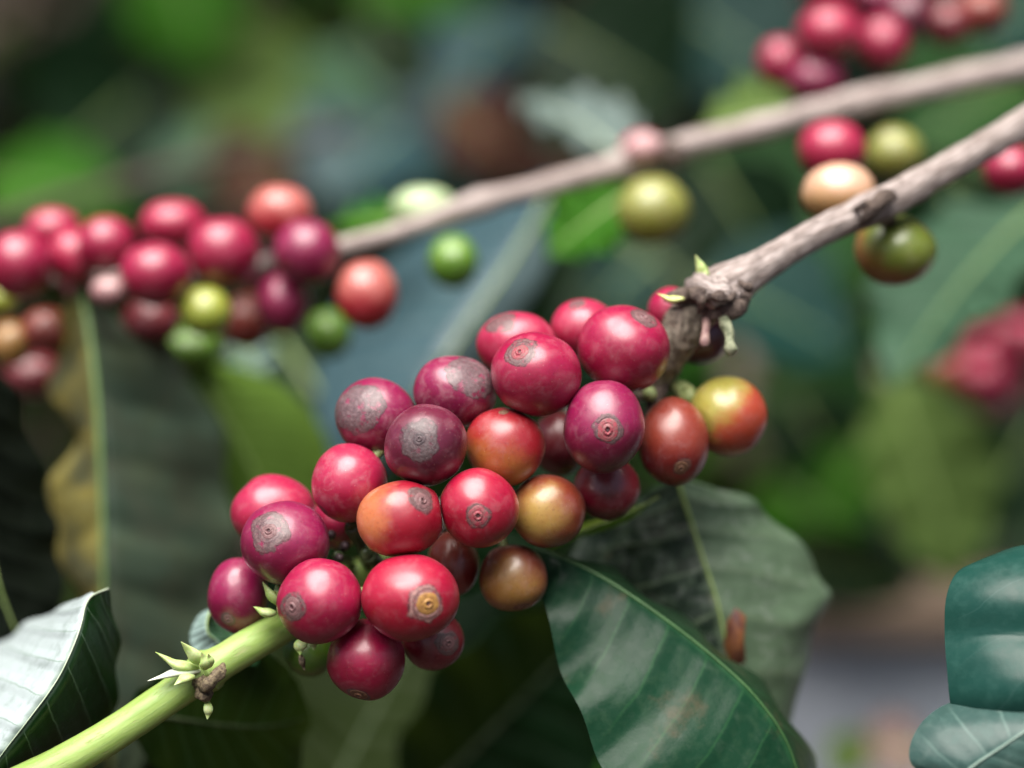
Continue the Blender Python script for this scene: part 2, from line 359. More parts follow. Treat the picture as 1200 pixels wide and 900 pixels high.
leaf_rails('dark green leaf lying behind the green stem at the bottom of the picture',
    [(146, 838, 46.2), (165, 806, 46), (200, 790, 45.7), (260, 775, 45.5), (320, 770, 45.8), (350, 800, 46.5)],
    [(144, 842, 46.3), (190, 840, 46.4), (230, 845, 46.6), (270, 850, 46.8), (320, 850, 47), (365, 840, 47.5)],
    [(147, 848, 46.5), (175, 890, 47), (230, 930, 47.5), (290, 940, 48), (345, 915, 48.2), (362, 850, 48)],
    leaf_mat('leaf_under_stem', (.008, .035, .008), (.004, .018, .004), rough=.5, spec=.25, trans=.08, seed=28), quilt=.05, wave=.1, ribmat=M['darkstalk'])
leaf_rails('small curled leaf with a pale bluish back, between green stem and leftmost front cherry',
    [(246, 714, 45.2), (232, 722, 45.4), (222, 742, 45.4), (226, 764, 45.2), (232, 785, 45)],
    [(248, 714, 45), (243, 726, 44.8), (244, 742, 44.7), (256, 754, 44.8), (262, 775, 45)],
    [(250, 714, 45.3), (252, 728, 45.8), (280, 742, 46.2), (310, 745, 46.3), (300, 780, 45.5)],
    leaf_mat('leaf_curl', (.30, .42, .40), (.02, .09, .025), rough=.38, trans=.05, seed=29, coat=.4, mott=.2), n=24, m=6, ribr=.025, quilt=.02)
leaf_rails('large teal leaf at the right edge with a rounded top and deep cross ripples',
    [(1160, 651, 43.2), (1124, 668, 42.7), (1109, 700, 42.4), (1107, 745, 42.3), (1110, 785, 42.0), (1114, 826, 41.9), (1122, 850, 42.3)],
    [(1245, 645, 43.0), (1250, 668, 42.2), (1252, 705, 41.6), (1254, 748, 41.55), (1256, 772, 41.2), (1258, 815, 41.0), (1258, 870, 41.9)],
    [(1330, 655, 43.2), (1370, 690, 42.6), (1385, 730, 42.4), (1385, 770, 42.2), (1380, 805, 42.1), (1365, 840, 42), (1330, 865, 42.4)],
    leaf_mat('leaf_teal_right', (.010, .052, .042), (.010, .052, .042), vein=(.03, .08, .07), rough=.36, trans=.04, seed=30, spec=.6, coat=.3, nv=4, mott=.3, veinw=.03, scuff=.0, bump=.15), quilt=.0, nv=3, belly=.25, ribr=.05)
leaf_rails('lower grey teal leaf in the right corner, crossed by a pale slanting midrib',
    [(1125, 930, 41.2), (1068, 895, 41.3), (1080, 848, 41.6), (1120, 822, 42.0), (1180, 818, 42.5), (1260, 800, 42.6), (1330, 800, 42)],
    [(1110, 925, 40.9), (1140, 898, 40.8), (1170, 878, 40.8), (1200, 858, 40.8), (1240, 836, 40.9), (1285, 815, 41.2), (1335, 802, 42)],
    [(1112, 930, 41), (1160, 930, 41), (1200, 925, 41), (1240, 910, 41), (1280, 890, 41.2), (1320, 850, 41.4), (1338, 806, 42)],
    leaf_mat('leaf_teal_low', (.035, .075, .068), (.04, .085, .075), vein=(.10, .17, .15), rough=.36, trans=.04, seed=31, coat=.5, nv=6, mott=.3, scuff=.06, bump=.25), ribmat=plain('midrib_grey', (.16, .24, .20), (.22, .30, .26), 3, .5, .2, .02), quilt=.05, nv=6, belly=.15, ribr=.03)
leaf_simple('added dark leaf behind the front cluster, standing in for shade in its gaps', (380, 700, 49.5), (760, 440, 49.5), 1.75, (.1, -.2, .9), LM['dark'], wave=.05, ribmat=M['darkstalk'])  # leaf added to darken the gaps between the cherries
# --- softly blurred leaves a hand behind
leaf_rails('big hanging leaf at the left, dark ribbed right half and yellowish wavy left half',
    [(88, 335, 52.6), (72, 390, 52.9), (58, 440, 53), (82, 490, 52.6), (84, 530, 52.3), (56, 580, 52.6), (58, 630, 52.5), (86, 680, 52.3), (84, 730, 52), (100, 800, 51.6), (130, 900, 51)],
    [(92, 330, 52.4), (104, 385, 51.8), (111, 440, 51.4), (116, 500, 51.2), (118, 560, 51), (120, 620, 50.8), (121, 680, 50.6), (123, 730, 50.6), (126, 780, 50.6), (130, 840, 50.6), (135, 910, 50.8)],
    [(98, 332, 52.6), (140, 365, 53.2), (185, 395, 53.6), (225, 440, 54), (255, 500, 54.2), (270, 560, 54.2), (272, 620, 54), (262, 690, 53.6), (240, 760, 53), (205, 830, 52), (150, 910, 51.2)],
    leaf_mat('leaf_big_left', (.30, .25, .06), (.075, .115, .08), vein=(.006, .014, .012), brown=(.055, .065, .045), rough=.38, trans=.12, nv=8, seed=33, brownamt=(.45, .7), veinw=1.3, coat=.3), quilt=.32, nv=8, wave=.18, ribr=.09, belly=.1,
    ribmat=plain('midrib_big', (.09, .17, .05), (.13, .22, .07), 2, .5, .2, .02))
leaf_rails('yellow green leaf lit from above, between the big hanging leaf and the cherry cluster',
    [(205, 430, 56.5), (200, 480, 56.5), (220, 540, 56.2), (255, 590, 56), (300, 630, 56)],
    [(225, 415, 56), (250, 465, 55.6), (275, 510, 55.4), (300, 555, 55.4), (335, 625, 55.6)],
    [(245, 420, 57), (320, 445, 57), (370, 490, 56.8), (388, 550, 56.4), (360, 625, 56)],
    leaf_mat('leaf_lit', (.10, .19, .03), (.11, .20, .03), rough=.5, trans=.3, seed=34, spec=.3), quilt=.08, belly=.1)
leaf_rails('leaf with shade painted in nearly black at the left edge, beside the big hanging leaf',
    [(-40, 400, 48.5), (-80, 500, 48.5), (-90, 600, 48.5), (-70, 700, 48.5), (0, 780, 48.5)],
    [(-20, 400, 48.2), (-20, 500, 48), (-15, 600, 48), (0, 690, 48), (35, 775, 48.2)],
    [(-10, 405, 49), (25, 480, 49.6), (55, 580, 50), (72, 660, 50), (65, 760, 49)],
    leaf_mat('leaf_shade_black', (.006, .009, .006), vein=(.015, .02, .015), rough=.6, trans=.02, seed=35, spec=.1), quilt=.08, wave=.1)  # shade at the left edge painted as a nearly black base
leaf_rails('large leaf with blue grey sky sheen painted in, slanting down from the back branch',
    [(640, 205, 61), (560, 240, 62.5), (470, 295, 63.5), (400, 350, 63.5), (375, 420, 62.5), (375, 500, 61), (400, 580, 60)],
    [(655, 205, 60.5), (625, 262, 60.2), (590, 320, 59.8), (552, 375, 59.4), (515, 430, 59), (470, 490, 59), (410, 585, 59.5)],
    [(665, 210, 61), (655, 275, 60.6), (630, 335, 60.2), (590, 395, 60), (548, 450, 59.8), (495, 520, 59.6), (415, 590, 59.8)],
    leaf_mat('leaf_sky_sheen', (.035, .075, .092), (.085, .13, .14), vein=(.10, .14, .14), rough=.36, trans=.04, seed=36, coat=.7, mott=.25, spec=.7), quilt=.10, nv=8, belly=.1, ribr=.06)  # blue grey base stands for sky reflected in the leaf
leaf_simple('pale grey leaf standing behind the upper branch near its pink swelling', (735, 190, 62), (610, 118, 66), 1.5, (.1, .75, .5), leaf_mat('leaf_pale_grey', (.10, .14, .13), rough=.45, coat=.3, seed=37, trans=.05), ribmat=M['midrib_pale'])
leaf_simple('green leaf hanging below the back branch beside the round olive cherry', (745, 222, 57), (640, 300, 57), 1.25, (.2, .5, .6), LM['bright'], seed=2)
leaf_simple('pale green leaf hanging down at the right between the branch and the far pink berries', (1225, 235, 62), (1045, 455, 60), 2.6, (-.5, .55, .5), LM['palegrn'], seed=1)
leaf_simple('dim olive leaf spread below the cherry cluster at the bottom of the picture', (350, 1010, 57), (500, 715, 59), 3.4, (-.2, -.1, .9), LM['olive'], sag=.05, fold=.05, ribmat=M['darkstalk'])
leaf_simple('added dark leaf standing in for shadow below the right part of the cluster', (470, 960, 55), (735, 690, 56), 2.9, (.1, -.5, .8), LM['dark'], sag=.03, ribmat=M['darkstalk'])  # near black leaf put in where only shadow falls
leaf_simple('yellow green blurred leaf hanging right of the orange cherry', (1040, 440, 78), (1120, 690, 78), 2.6, (.2, .35, .8), LM['yellow'], seed=4)
leaf_simple('leaf tip with a light glint painted pale, below the left bunch of blurred cherries', (275, 400, 59), (310, 450, 59), .8, (0, .7, .5), leaf_mat('leaf_glint', (.14, .22, .19), rough=.4, coat=.5, seed=40))  # glint put into the base colour as a pale tone
leaf_simple('light green leaf just above the back branch, left of the berry bunch', (930, 130, 60), (820, 150, 61), 1.3, (0, .6, .6), LM['yellow'], seed=3)
leaf_simple('thin green leaf left of the pale green cherry on the back branch', (480, 262, 60), (385, 268, 61), .8, (0, .7, .5), LM['bright'], seed=5)

# --- far leaves, thrown well out of focus
far = [
 ('dark teal leaf in the top middle, above the pale grey leaf', (640, 30, 95), (800, 130, 95), 5, (.1, .1, .9), 'dark'),
 ('broad dark green leaf right of the top middle, behind the back branch', (760, -10, 100), (940, 110, 96), 4, (.0, .3, .9), 'teal'),
 ('leaf with painted blue grey sheen, slanting in the upper middle beside the rusty dead leaf', (600, 20, 110), (490, 190, 105), 4.2, (-.2, .8, .5), 'sheen_greyblue'),
 ('rusty dead leaf hanging right of the slanting blue grey leaf', (640, 90, 112), (540, 210, 108), 4.5, (.3, .2, .8), 'brown'),
 ('leaf with painted smoky blue sheen behind the back branch, above the pale green cherry', (470, 150, 100), (380, 240, 98), 4.2, (0, .8, .5), 'sheen_greyblue'),
 ('wide yellow green leaf lit in the upper left quarter', (400, 70, 120), (240, 190, 115), 5.2, (0, .45, .8), 'yellow'),
 ('grey green leaf right of the wide yellow green one', (380, 60, 112), (480, 160, 110), 4.2, (.2, .65, .6), 'palegrn'),
 ('vivid green leaf at the left edge above the red cherries', (-20, 215, 100), (150, 250, 98), 2.6, (0, .5, .8), 'bright'),
 ('vivid green leaf at the top, left of the middle', (200, -50, 115), (240, 80, 115), 3.2, (0, .5, .8), 'bright'),
 ('bright green leaf at the very top of the picture, near the middle', (430, -30, 120), (560, 40, 120), 4, (0, .4, .8), 'bright'),
 ('dark leaf standing in for shade in the upper left', (60, 190, 118), (200, 80, 120), 5.5, (0, -.1, .9), 'dark'),  # dark leaf colour paints the shade in this corner
 ('deep green shaded leaf under the olive cherry', (700, 250, 90), (860, 390, 88), 5, (.1, .2, .9), 'dark'),
 ('dusky teal leaf behind the knot of the front branch', (1000, 210, 88), (830, 330, 88), 4.6, (-.1, .45, .8), 'mid'),
 ('smooth blue green leaf right of the front branch knot', (820, 330, 80), (1000, 420, 80), 3.6, (0, .7, .6), 'teal'),
 ('deep teal leaf under the front branch at the right edge', (1120, 200, 85), (1230, 330, 80), 4.2, (0, .4, .8), 'dark'),
 ('vivid green leaf right of the orange cherry, low down', (900, 560, 92), (1010, 640, 90), 3.4, (0, .4, .8), 'bright'),
 ('fresh green leaf just right of the orange cherry', (880, 450, 95), (1040, 500, 94), 3.6, (0, .35, .8), 'mid'),
 ('deep green leaf behind the yellow green hanging leaf', (1050, 460, 100), (1230, 690, 96), 6, (0, .25, .9), 'dark'),
 ('soft green leaf between the grey green leaf and the teal one', (960, 600, 100), (1060, 700, 98), 3.2, (0, .5, .8), 'yellow'),
 ('dark leaf below the branch of far red cherries', (330, 400, 66), (420, 540, 64), 2.8, (.2, .1, .9), 'dark'),
 ('green leaf in the upper right behind the bunch of red cherries', (1200, 90, 80), (1060, 180, 78), 3.2, (0, .5, .8), 'mid'),
 ('teal leaf in the top right corner', (1240, -20, 90), (1130, 70, 88), 3.6, (0, .6, .6), 'teal'),
]
far += [
 ('dark green leaf hanging above the left bunch of cherries', (150, 120, 108), (60, 200, 104), 2.6, (0, .1, .9), 'dark'),
 ('thin lit leaf in the upper left, left of the wide yellow green one', (260, 150, 112), (180, 240, 110), 1.6, (0, .6, .7), 'palegrn'),
 ('dark leaf over the brown gap above the salmon orange cherry', (330, 180, 100), (250, 230, 100), 2.2, (0, .1, .9), 'brown'),
 ('slim dark leaf between the grey green and the blue grey far leaves', (430, 20, 104), (500, 110, 104), 1.8, (0, .1, .9), 'dark'),
 ('small leaf with painted bluish sheen at the top, left of the dark teal ones', (560, 20, 104), (650, 70, 104), 2.0, (0, .8, .5), 'sheen_greyblue'),
 ('rusty leaf left of the bright swelling of the back branch', (520, 120, 100), (600, 190, 100), 2.0, (.1, .3, .9), 'brown'),
 ('shaded leaf under the back branch, right of the olive cherry', (830, 190, 84), (920, 330, 84), 2.6, (-.1, -.1, .9), 'dark'),
 ('small mid green leaf left of the front branch knot', (760, 300, 80), (700, 360, 80), 1.4, (.1, .5, .8), 'teal'),
 ('dark leaf right of the orange cherry, against the vivid green ones', (930, 470, 86), (1010, 590, 86), 1.9, (0, -.1, .9), 'dark'),
 ('narrow dark leaf above the tan top of the low wall', (900, 640, 88), (1080, 690, 88), 1.6, (0, -.1, .9), 'dark'),
 ('small vivid leaf by the left side of the yellow green hanging leaf', (1010, 520, 84), (960, 600, 84), 1.3, (0, .6, .7), 'bright'),
 ('dark leaf at the right edge below the far pink cherries', (1210, 500, 82), (1140, 620, 82), 2.4, (0, -.1, .9), 'dark'),
 ('thin pale leaf at the right edge below the far pink cherries', (1190, 500, 88), (1215, 640, 88), 1.2, (0, .5, .8), 'palegrn'),
 ('dark leaf behind the stalk side of the pale right hand leaf', (1110, 230, 72), (1200, 330, 72), 2.2, (0, -.1, .9), 'dark'),
]
for i, (lab, b, t, hw, nv_, mk) in enumerate(far):
    leaf_simple(lab, b, t, hw, nv_, LM[mk], seed=i*1.7, n=16, m=4)

# ------------------------------------------------------------------ shrubs behind (crown of many leaves, trunk)
def bush(label, x, y, h, rad, nl, cols, seed, ls=(9, 16)):
    r = random.Random(seed); root = empty('coffee_shrub', (x, y, 0), label, 'shrub', 'coffee shrubs')
    v = []; f = []; uv = []; sl = []
    for k in range(nl):
        a = r.uniform(0, 2*math.pi); u = r.random()**.5; zz = r.random()
        prof = math.sin(math.pi*(.12+.8*zz))**.6
        c = Vector((math.cos(a)*u*rad*prof, math.sin(a)*u*rad*prof, h*(.08+.92*zz)))
        out = Vector((math.cos(a), math.sin(a), -.35+r.uniform(-.4, .35))).normalized()
        N = Vector((r.uniform(-.5, .5), r.uniform(-.5, .5), 1)).normalized(); sd_ = out.cross(N).normalized(); N = sd_.cross(out)
        L = r.uniform(*ls); W = L*r.uniform(.18, .26); b0 = len(v)
        for i in range(7):
            t = i/6; p = c + out*(L*t) - Vector((0, 0, 1))*(L*.35*t*t)
            wv = W*wprof(t)
            for s in (-1, 0, 1): v.append(p + sd_*s*wv + N*abs(s)*wv*.3 + Vector((x, y, 0))); uv.append((.5+s/2, t))
        for i in range(6):
            for j in range(2): f.append((b0+i*3+j, b0+i*3+j+1, b0+i*3+j+4, b0+i*3+j+3)); sl.append(r.randrange(len(cols)) if j == 0 else None)
    o = mesh('foliage', v, f, cols[0], root, uv)
    for c_ in cols[1:]: o.data.materials.append(c_)
    cur = 0
    for i, p in enumerate(o.data.polygons):
        if sl[i] is not None and i % 12 == 0: cur = sl[i]
        p.material_index = cur
    tube('trunk', [(x, y, -2, 2.2), (x+2, y+1, h*.4, 1.6), (x-1, y, h*.95, .7)], M['trunk'], root, seg=10, n=12, bump=.1, bscale=.3)
D_, B_, Y_, T_, O_ = LM['dark'], LM['mid'], LM['yellow'], LM['teal'], LM['olive']
bush('dark leafy coffee shrub standing far behind the left side', -95, 290, 115, 60, 380, [D_, B_, O_], 1)
bush('dense coffee shrub standing far behind the middle', 25, 330, 120, 70, 480, [D_, T_, B_], 2)
bush('green coffee shrub standing far behind the right side', 95, 230, 95, 55, 380, [B_, D_, LM['bright']], 3)
bush('low coffee shrub with yellowish leaves behind the lower right', 40, 175, 62, 42, 260, [B_, D_, Y_], 4)
bush('low shaded coffee shrub behind the lower left', -40, 185, 75, 40, 240, [D_, O_, D_], 5)
bush('tall coffee shrub at the back, filling the gap between the others', -40, 520, 150, 120, 500, [D_, T_, B_], 6)
bush('tall coffee shrub at the back right', 170, 480, 160, 120, 500, [D_, B_, T_], 7)
bush('tall coffee shrub at the back left', -220, 430, 150, 100, 420, [D_, O_, B_], 8)

bush('low dark shrub standing behind the upper left corner', -45, 240, 72, 34, 200, [D_, O_, D_], 9)
# unseen tree crown added above the frame to shade the background
def added_shade_tree(x, y, h, rx, ry, nl, seed):
    r = random.Random(seed); root = empty('added_shade_tree', (x, y, 0), 'unseen tree added to shade the coffee shrubs behind', 'tree')
    v = []; f = []; uv = []
    for k in range(nl):
        a = r.uniform(0, 6.283); u = r.random()**.5
        c = Vector((x+math.cos(a)*u*rx, y+math.sin(a)*u*ry, h + r.uniform(-25, 60)))
        out = Vector((r.uniform(-1, 1), r.uniform(-1, 1), r.uniform(-.5, .1))).normalized(); N = Vector((r.uniform(-.5, .5), r.uniform(-.5, .5), 1)).normalized()
        sd_ = out.cross(N).normalized(); L = r.uniform(22, 38); W = L*.27; b0 = len(v)
        for i in range(6):
            t = i/5; p = c + out*(L*t) - Vector((0, 0, L*.2*t*t)); wv = W*wprof(t)
            for s in (-1, 0, 1): v.append(p + sd_*s*wv + N*abs(s)*wv*.25); uv.append((.5+s/2, t))
        for i in range(5):
            for j in range(2): f.append((b0+i*3+j, b0+i*3+j+1, b0+i*3+j+4, b0+i*3+j+3))
    mesh('crown', v, f, LM['dark'], root, uv)
    tube('trunk', [(x, y, -5, 16), (x+6, y+4, h*.5, 12), (x, y, h+20, 7)], M['trunk'], root, seg=14, n=20, bump=.1, bscale=.05)
added_shade_tree(200, 560, 215, 640, 495, 8500, 11)
bush('unseen coffee shrub added left of the camera to block low sky light', -150, 10, 165, 60, 420, [D_, B_, D_], 21)  # unseen shrubs beside the camera, added to block horizon light
bush('unseen coffee shrub added right of the camera to block low sky light', 160, 20, 165, 60, 420, [D_, B_, D_], 22)
bush('unseen tall coffee shrub added behind the camera to break up the light', 20, -140, 250, 95, 620, [D_, B_, D_], 23)  # unseen shrub added against low light, raised to break up highlights
c_ = P(1060, 600, 112); bush('small bright leaved shrub behind the lower right, between the cluster and the teal leaf', c_.x, c_.y, 92, 20, 230, [LM['bright'], D_, B_, D_, Y_], 31, (5, 8))
c_ = P(880, 560, 135); bush('small dark green shrub low behind the orange cherry', c_.x, c_.y, 88, 22, 200, [D_, B_, D_, LM['bright']], 32, (6, 10))
c_ = P(620, 800, 100); bush('low dark shrub right below the cluster', c_.x, c_.y, 66, 20, 200, [D_, O_, D_], 33, (6, 10))
c_ = P(250, 130, 165); bush('small mixed green shrub behind the upper left', c_.x, c_.y, 104, 26, 170, [D_, Y_, D_, B_, LM['brown']], 34, (7, 11))
c_ = P(760, 100, 150); bush('small teal green shrub behind the upper middle', c_.x, c_.y, 106, 26, 170, [D_, T_, D_, B_], 35, (7, 11))
# low terrace wall at the right
def box(name, x0, x1, y0, y1, z0, z1, mat, parent, nx=24, amp=.25, seed=0):
    v = []; f = []; ny, nz = 3, 8
    bm_ = {}
    def vid(i, j, k):
        if (i, j, k) not in bm_:
            p = Vector((x0+(x1-x0)*i/nx, y0+(y1-y0)*j/ny, z0+(z1-z0)*k/nz))
            d = Vector((mn.noise(p*.2+Vector((seed, 0, 0))), mn.noise(p*.2+Vector((0, seed+5, 0))), mn.noise(p*.2+Vector((0, 0, seed+9)))))
            bm_[(i, j, k)] = len(v); v.append(p + d*amp)
        return bm_[(i, j, k)]
    for i in range(nx):
        for j in range(ny): f.append((vid(i, j, nz), vid(i+1, j, nz), vid(i+1, j+1, nz), vid(i, j+1, nz))); f.append((vid(i, j+1, 0), vid(i+1, j+1, 0), vid(i+1, j, 0), vid(i, j, 0)))
        for k in range(nz): f.append((vid(i, 0, k), vid(i+1, 0, k), vid(i+1, 0, k+1), vid(i, 0, k+1))); f.append((vid(i+1, ny, k), vid(i, ny, k), vid(i, ny, k+1), vid(i+1, ny, k+1)))
    for j in range(ny):
        for k in range(nz): f.append((vid(0, j+1, k), vid(0, j, k), vid(0, j, k+1), vid(0, j+1, k+1))); f.append((vid(nx, j, k), vid(nx, j+1, k), vid(nx, j+1, k+1), vid(nx, j, k+1)))
    return mesh(name, v, f, mat, parent, smooth=False)
tl = P(915, 722, 92); zt = tl.z
wl_ = empty('terrace_wall', (tl.x, tl.y, -3), 'low pale blue grey wall with a tan top, blurred between grey green leaf and teal leaf', 'wall')
box('wall_body', tl.x, tl.x+70, tl.y, tl.y+9, -3, zt-.75, plain('wall_grey', (.36, .40, .46), (.50, .54, .60), .25, .8, .4, .3), wl_)
box('coping', tl.x-1.5, tl.x+72, tl.y-1.2, tl.y+10, zt-.73, zt+.5, plain('coping_tan', (.26, .19, .14), (.17, .12, .09), .3, .8, .4, .2), wl_, seed=4)
# brown earth bank and litter at its foot
bk = P(1010, 890, 84)
eb = empty('earth_mound', (bk.x+15, bk.y, 0), 'brown earth mound heaped up in front of the low wall', 'mound')
v = []; f = []; n1_, n2_ = 12, 28
for i in range(n1_+1):
    a = i/n1_
    for j in range(n2_):
        ph = 2*math.pi*j/n2_; rr = 30*a**.7*(1+.15*mn.noise(Vector((math.cos(ph), math.sin(ph), a))))
        v.append((bk.x+15+math.cos(ph)*rr, bk.y-2+math.sin(ph)*rr*.28, (bk.z+.8)*(1-a**2.2)+1.2*mn.noise(Vector((math.cos(ph)*a*3, math.sin(ph)*a*3, 2)))-1))
for i in range(n1_):
    for j in range(n2_): k = (j+1) % n2_; f.append((i*n2_+j, (i+1)*n2_+j, (i+1)*n2_+k, i*n2_+k))
mesh('earth', v, f, M['soil'], eb)
leaf_simple('small yellow green leaf low down below the pale stone', (1010, 905, 76), (970, 865, 76), 1.0, (0, .5, .8), LM['yellow'])
leaf_simple('pinkish brown dead leaf low down at the right, beside the lower teal leaf', (1090, 880, 77), (1000, 885, 77), 1.3, (0, .6, .7), leaf_mat('leaf_pink', (.20, .13, .12), rough=.55, seed=44))

# ------------------------------------------------------------------ branches
fb = empty('coffee_branch', P(240, 785, 43.2), 'front coffee branch, green at lower left and grey woody at right, carrying the sharp cherries', 'branch')
def PP(x, y, d, r): return (*P(x, y, d), r*K*d)
tube('green_shoot', [PP(-20, 938, 42.3, 22.5), PP(60, 902, 42.5, 22), PP(130, 862, 42.7, 21), PP(200, 815, 43.0, 20.5), PP(228, 795, 43.1, 22), PP(243, 786, 43.2, 26), PP(258, 777, 43.2, 21),
    PP(300, 752, 43.5, 20.5), PP(335, 732, 44, 20), PP(400, 690, 45, 20), PP(470, 640, 45.8, 20)], M['green_stem'], fb, seg=28, n=110, bump=.02, bscale=2.5)
tube('woody_stem', [PP(455, 650, 45.7, 17.7), PP(540, 590, 46.2, 17.7), PP(620, 530, 46.4, 18.6), PP(700, 480, 46.4, 18.6), PP(760, 440, 46.0, 18.6), PP(785, 408, 45.4, 19.5), PP(803, 380, 45.0, 24.2), PP(828, 352, 44.9, 27.9), PP(850, 338, 44.9, 30.7), PP(872, 324, 45, 24.2),
    PP(905, 304, 45.2, 18.6), PP(950, 277, 45.5, 17.7), PP(995, 256, 45.8, 18.6), PP(1020, 245, 46, 21.4), PP(1040, 236, 46.2, 20.5), PP(1080, 214, 46.6, 18.6), PP(1144, 177, 47.2, 17.7), PP(1200, 145, 47.8, 18.6), PP(1290, 92, 49, 19.5)],
    M['wood'], fb, seg=44, n=300, bump=.06, bscale=3.4)
def knob(name, pts, mat, parent, bump=.2, seed=0): return tube(name, [PP(*p) for p in pts], mat, parent, seg=14, n=16, bump=bump, bscale=5, seed=seed)
# node collars and old fruit scars
knob('node_scar', [(1008, 262, 45.6, 3), (1016, 254, 45.3, 8), (1028, 240, 45.2, 10), (1040, 228, 45.4, 8), (1048, 232, 45.7, 4)], M['darkwood'], fb)
knob('node_scar', [(1000, 246, 45.6, 3), (1016, 240, 45.2, 6), (1036, 236, 45.25, 6), (1050, 230, 45.5, 3)], M['darkwood'], fb, seed=4)
knob('node_scar', [(822, 372, 44.6, 5), (838, 366, 44.3, 12), (858, 362, 44.2, 14), (872, 352, 44.4, 8), (876, 344, 44.6, 3)], M['darkwood'], fb, seed=2)
knob('node_scar', [(780, 350, 44.6, 4), (792, 348, 44.4, 9), (806, 346, 44.4, 9), (820, 350, 44.5, 4)], M['darkwood'], fb, seed=3)
tube('neck_bark', [PP(752, 462, 45.6, 19), PP(772, 432, 45.4, 21.5), PP(789, 404, 45.0, 23.5), PP(806, 376, 44.8, 26), PP(818, 362, 44.9, 22)], plain('bark_neck', (.34, .29, .23), (.09, .07, .05), 4, .7, .9, .07, (2, .8, 1), crack=(.03, .02, .02)), fb, seg=28, n=60, bump=.12, bscale=3)
knob('node_collar', [(812, 332, 44.9, 8), (826, 338, 44.3, 14), (842, 344, 44.1, 15), (860, 348, 44.3, 9)], M['wood'], fb, bump=.55, seed=7)
knob('bark_flake', [(828, 352, 44.0, 2), (840, 346, 43.75, 6), (852, 350, 43.8, 5), (862, 344, 44.1, 2)], M['darkwood'], fb, bump=.7, seed=9)
knob('bark_flake', [(808, 338, 44.2, 3), (818, 344, 44.0, 7), (822, 356, 44.0, 5), (818, 366, 44.2, 2)], M['darkwood'], fb, bump=.7, seed=12)
knob('bark_flake', [(866, 330, 44.2, 2), (874, 336, 44.1, 5), (880, 332, 44.3, 2)], M['darkwood'], fb, bump=.7, seed=15)
knob('fruit_stub', [(848, 368, 44.2, 8), (852, 384, 44.0, 7), (855, 398, 43.9, 5), (856, 410, 43.9, 8), (857, 417, 43.9, 4)], plain('stub_grey', (.10, .12, .06), (.36, .38, .25), 9, .6, .8, .05), fb, bump=.4)
knob('fruit_stub', [(828, 374, 44.3, 5), (827, 390, 44.0, 5), (826, 402, 43.9, 6), (826, 406, 43.9, 3)], plain('stub_pink', (.16, .08, .08), (.28, .18, .16), 8), fb)
knob('fruit_stub', [(775, 452, 45.4, 9), (768, 468, 45.2, 11), (762, 490, 45.2, 8)], M['darkwood'], fb)
knob('dry_stipule', [(236, 796, 42.7, 8), (240, 812, 42.6, 8), (243, 822, 42.6, 4)], M['dry_bud'], fb, bump=.75)
knob('dry_stipule', [(228, 800, 42.9, 6), (245, 803, 42.4, 9), (258, 786, 42.5, 6), (262, 778, 42.7, 2)], M['dry_bud'], fb, bump=.75)
def bract(base, tip, wpx, bend=(0, 0), mat=None, parent=fb, name='bud'):
    """pointed bud scale: flattened, curved, thick"""
    bx, by, bd = base; tx, ty, td = tip; mx, my, md = (bx+tx)/2+bend[0], (by+ty)/2+bend[1], (bd+td)/2
    return tube(name, [PP(bx, by, bd, wpx*.45), PP((bx+mx)/2, (by+my)/2, (bd+md)/2-.05, wpx*.95), PP(mx, my, md-.05, wpx), PP((mx+tx)/2, (my+ty)/2, (md+td)/2, wpx*.55), PP(tx, ty, td, .4)],
                mat or M['bud'], parent, seg=12, n=18, bump=.12, bscale=4, flat=.55)
bract((232, 782, 42.8), (182, 764, 42.5), 10, (0, 6))
bract((234, 778, 42.7), (212, 752, 42.3), 10, (6, 4))
bract((234, 786, 42.8), (173, 798, 42.5), 8, (2, -4), plain('bud_pale', (.70, .76, .60), (.82, .85, .74), 6, .5))
bract((226, 792, 42.6), (204, 803, 42.2), 8, (0, -2))
bract((240, 784, 42.6), (236, 764, 42.3), 7, (3, 2))
bract((245, 782, 42.6), (244, 766, 42.3), 5, (2, 0))
bract((243, 822, 42.7), (243, 843, 42.6), 6, (1, 0))
bract((322, 718, 43.1), (297, 711, 42.9), 10, (0, 3)); bract((326, 708, 43.1), (308, 682, 42.9), 9, (0, 2)); bract((328, 702, 43.1), (324, 684, 43), 7, (0, 0))
bract((355, 748, 43.2), (352, 768, 43), 8, (-2, 0)); bract((362, 745, 43.2), (368, 762, 43), 6, (2, 0)); bract((352, 766, 43.1), (357, 786, 43.1), 4, (0, 0), M['dry_bud'])
bract((824, 330, 44.6), (815, 299, 44.4), 7, (2, 0)); bract((822, 332, 44.5), (829, 312, 44.3), 5, (2, 0))
bract((800, 350, 44.2), (770, 344, 43.9), 7, (0, 4), plain('bud_yellow', (.66, .74, .20), (.8, .84, .4), 6, .5))
bract((612, 702, 43.9), (605, 716, 43.9), 5, (0, 0), M['dry_bud'], name='bud')
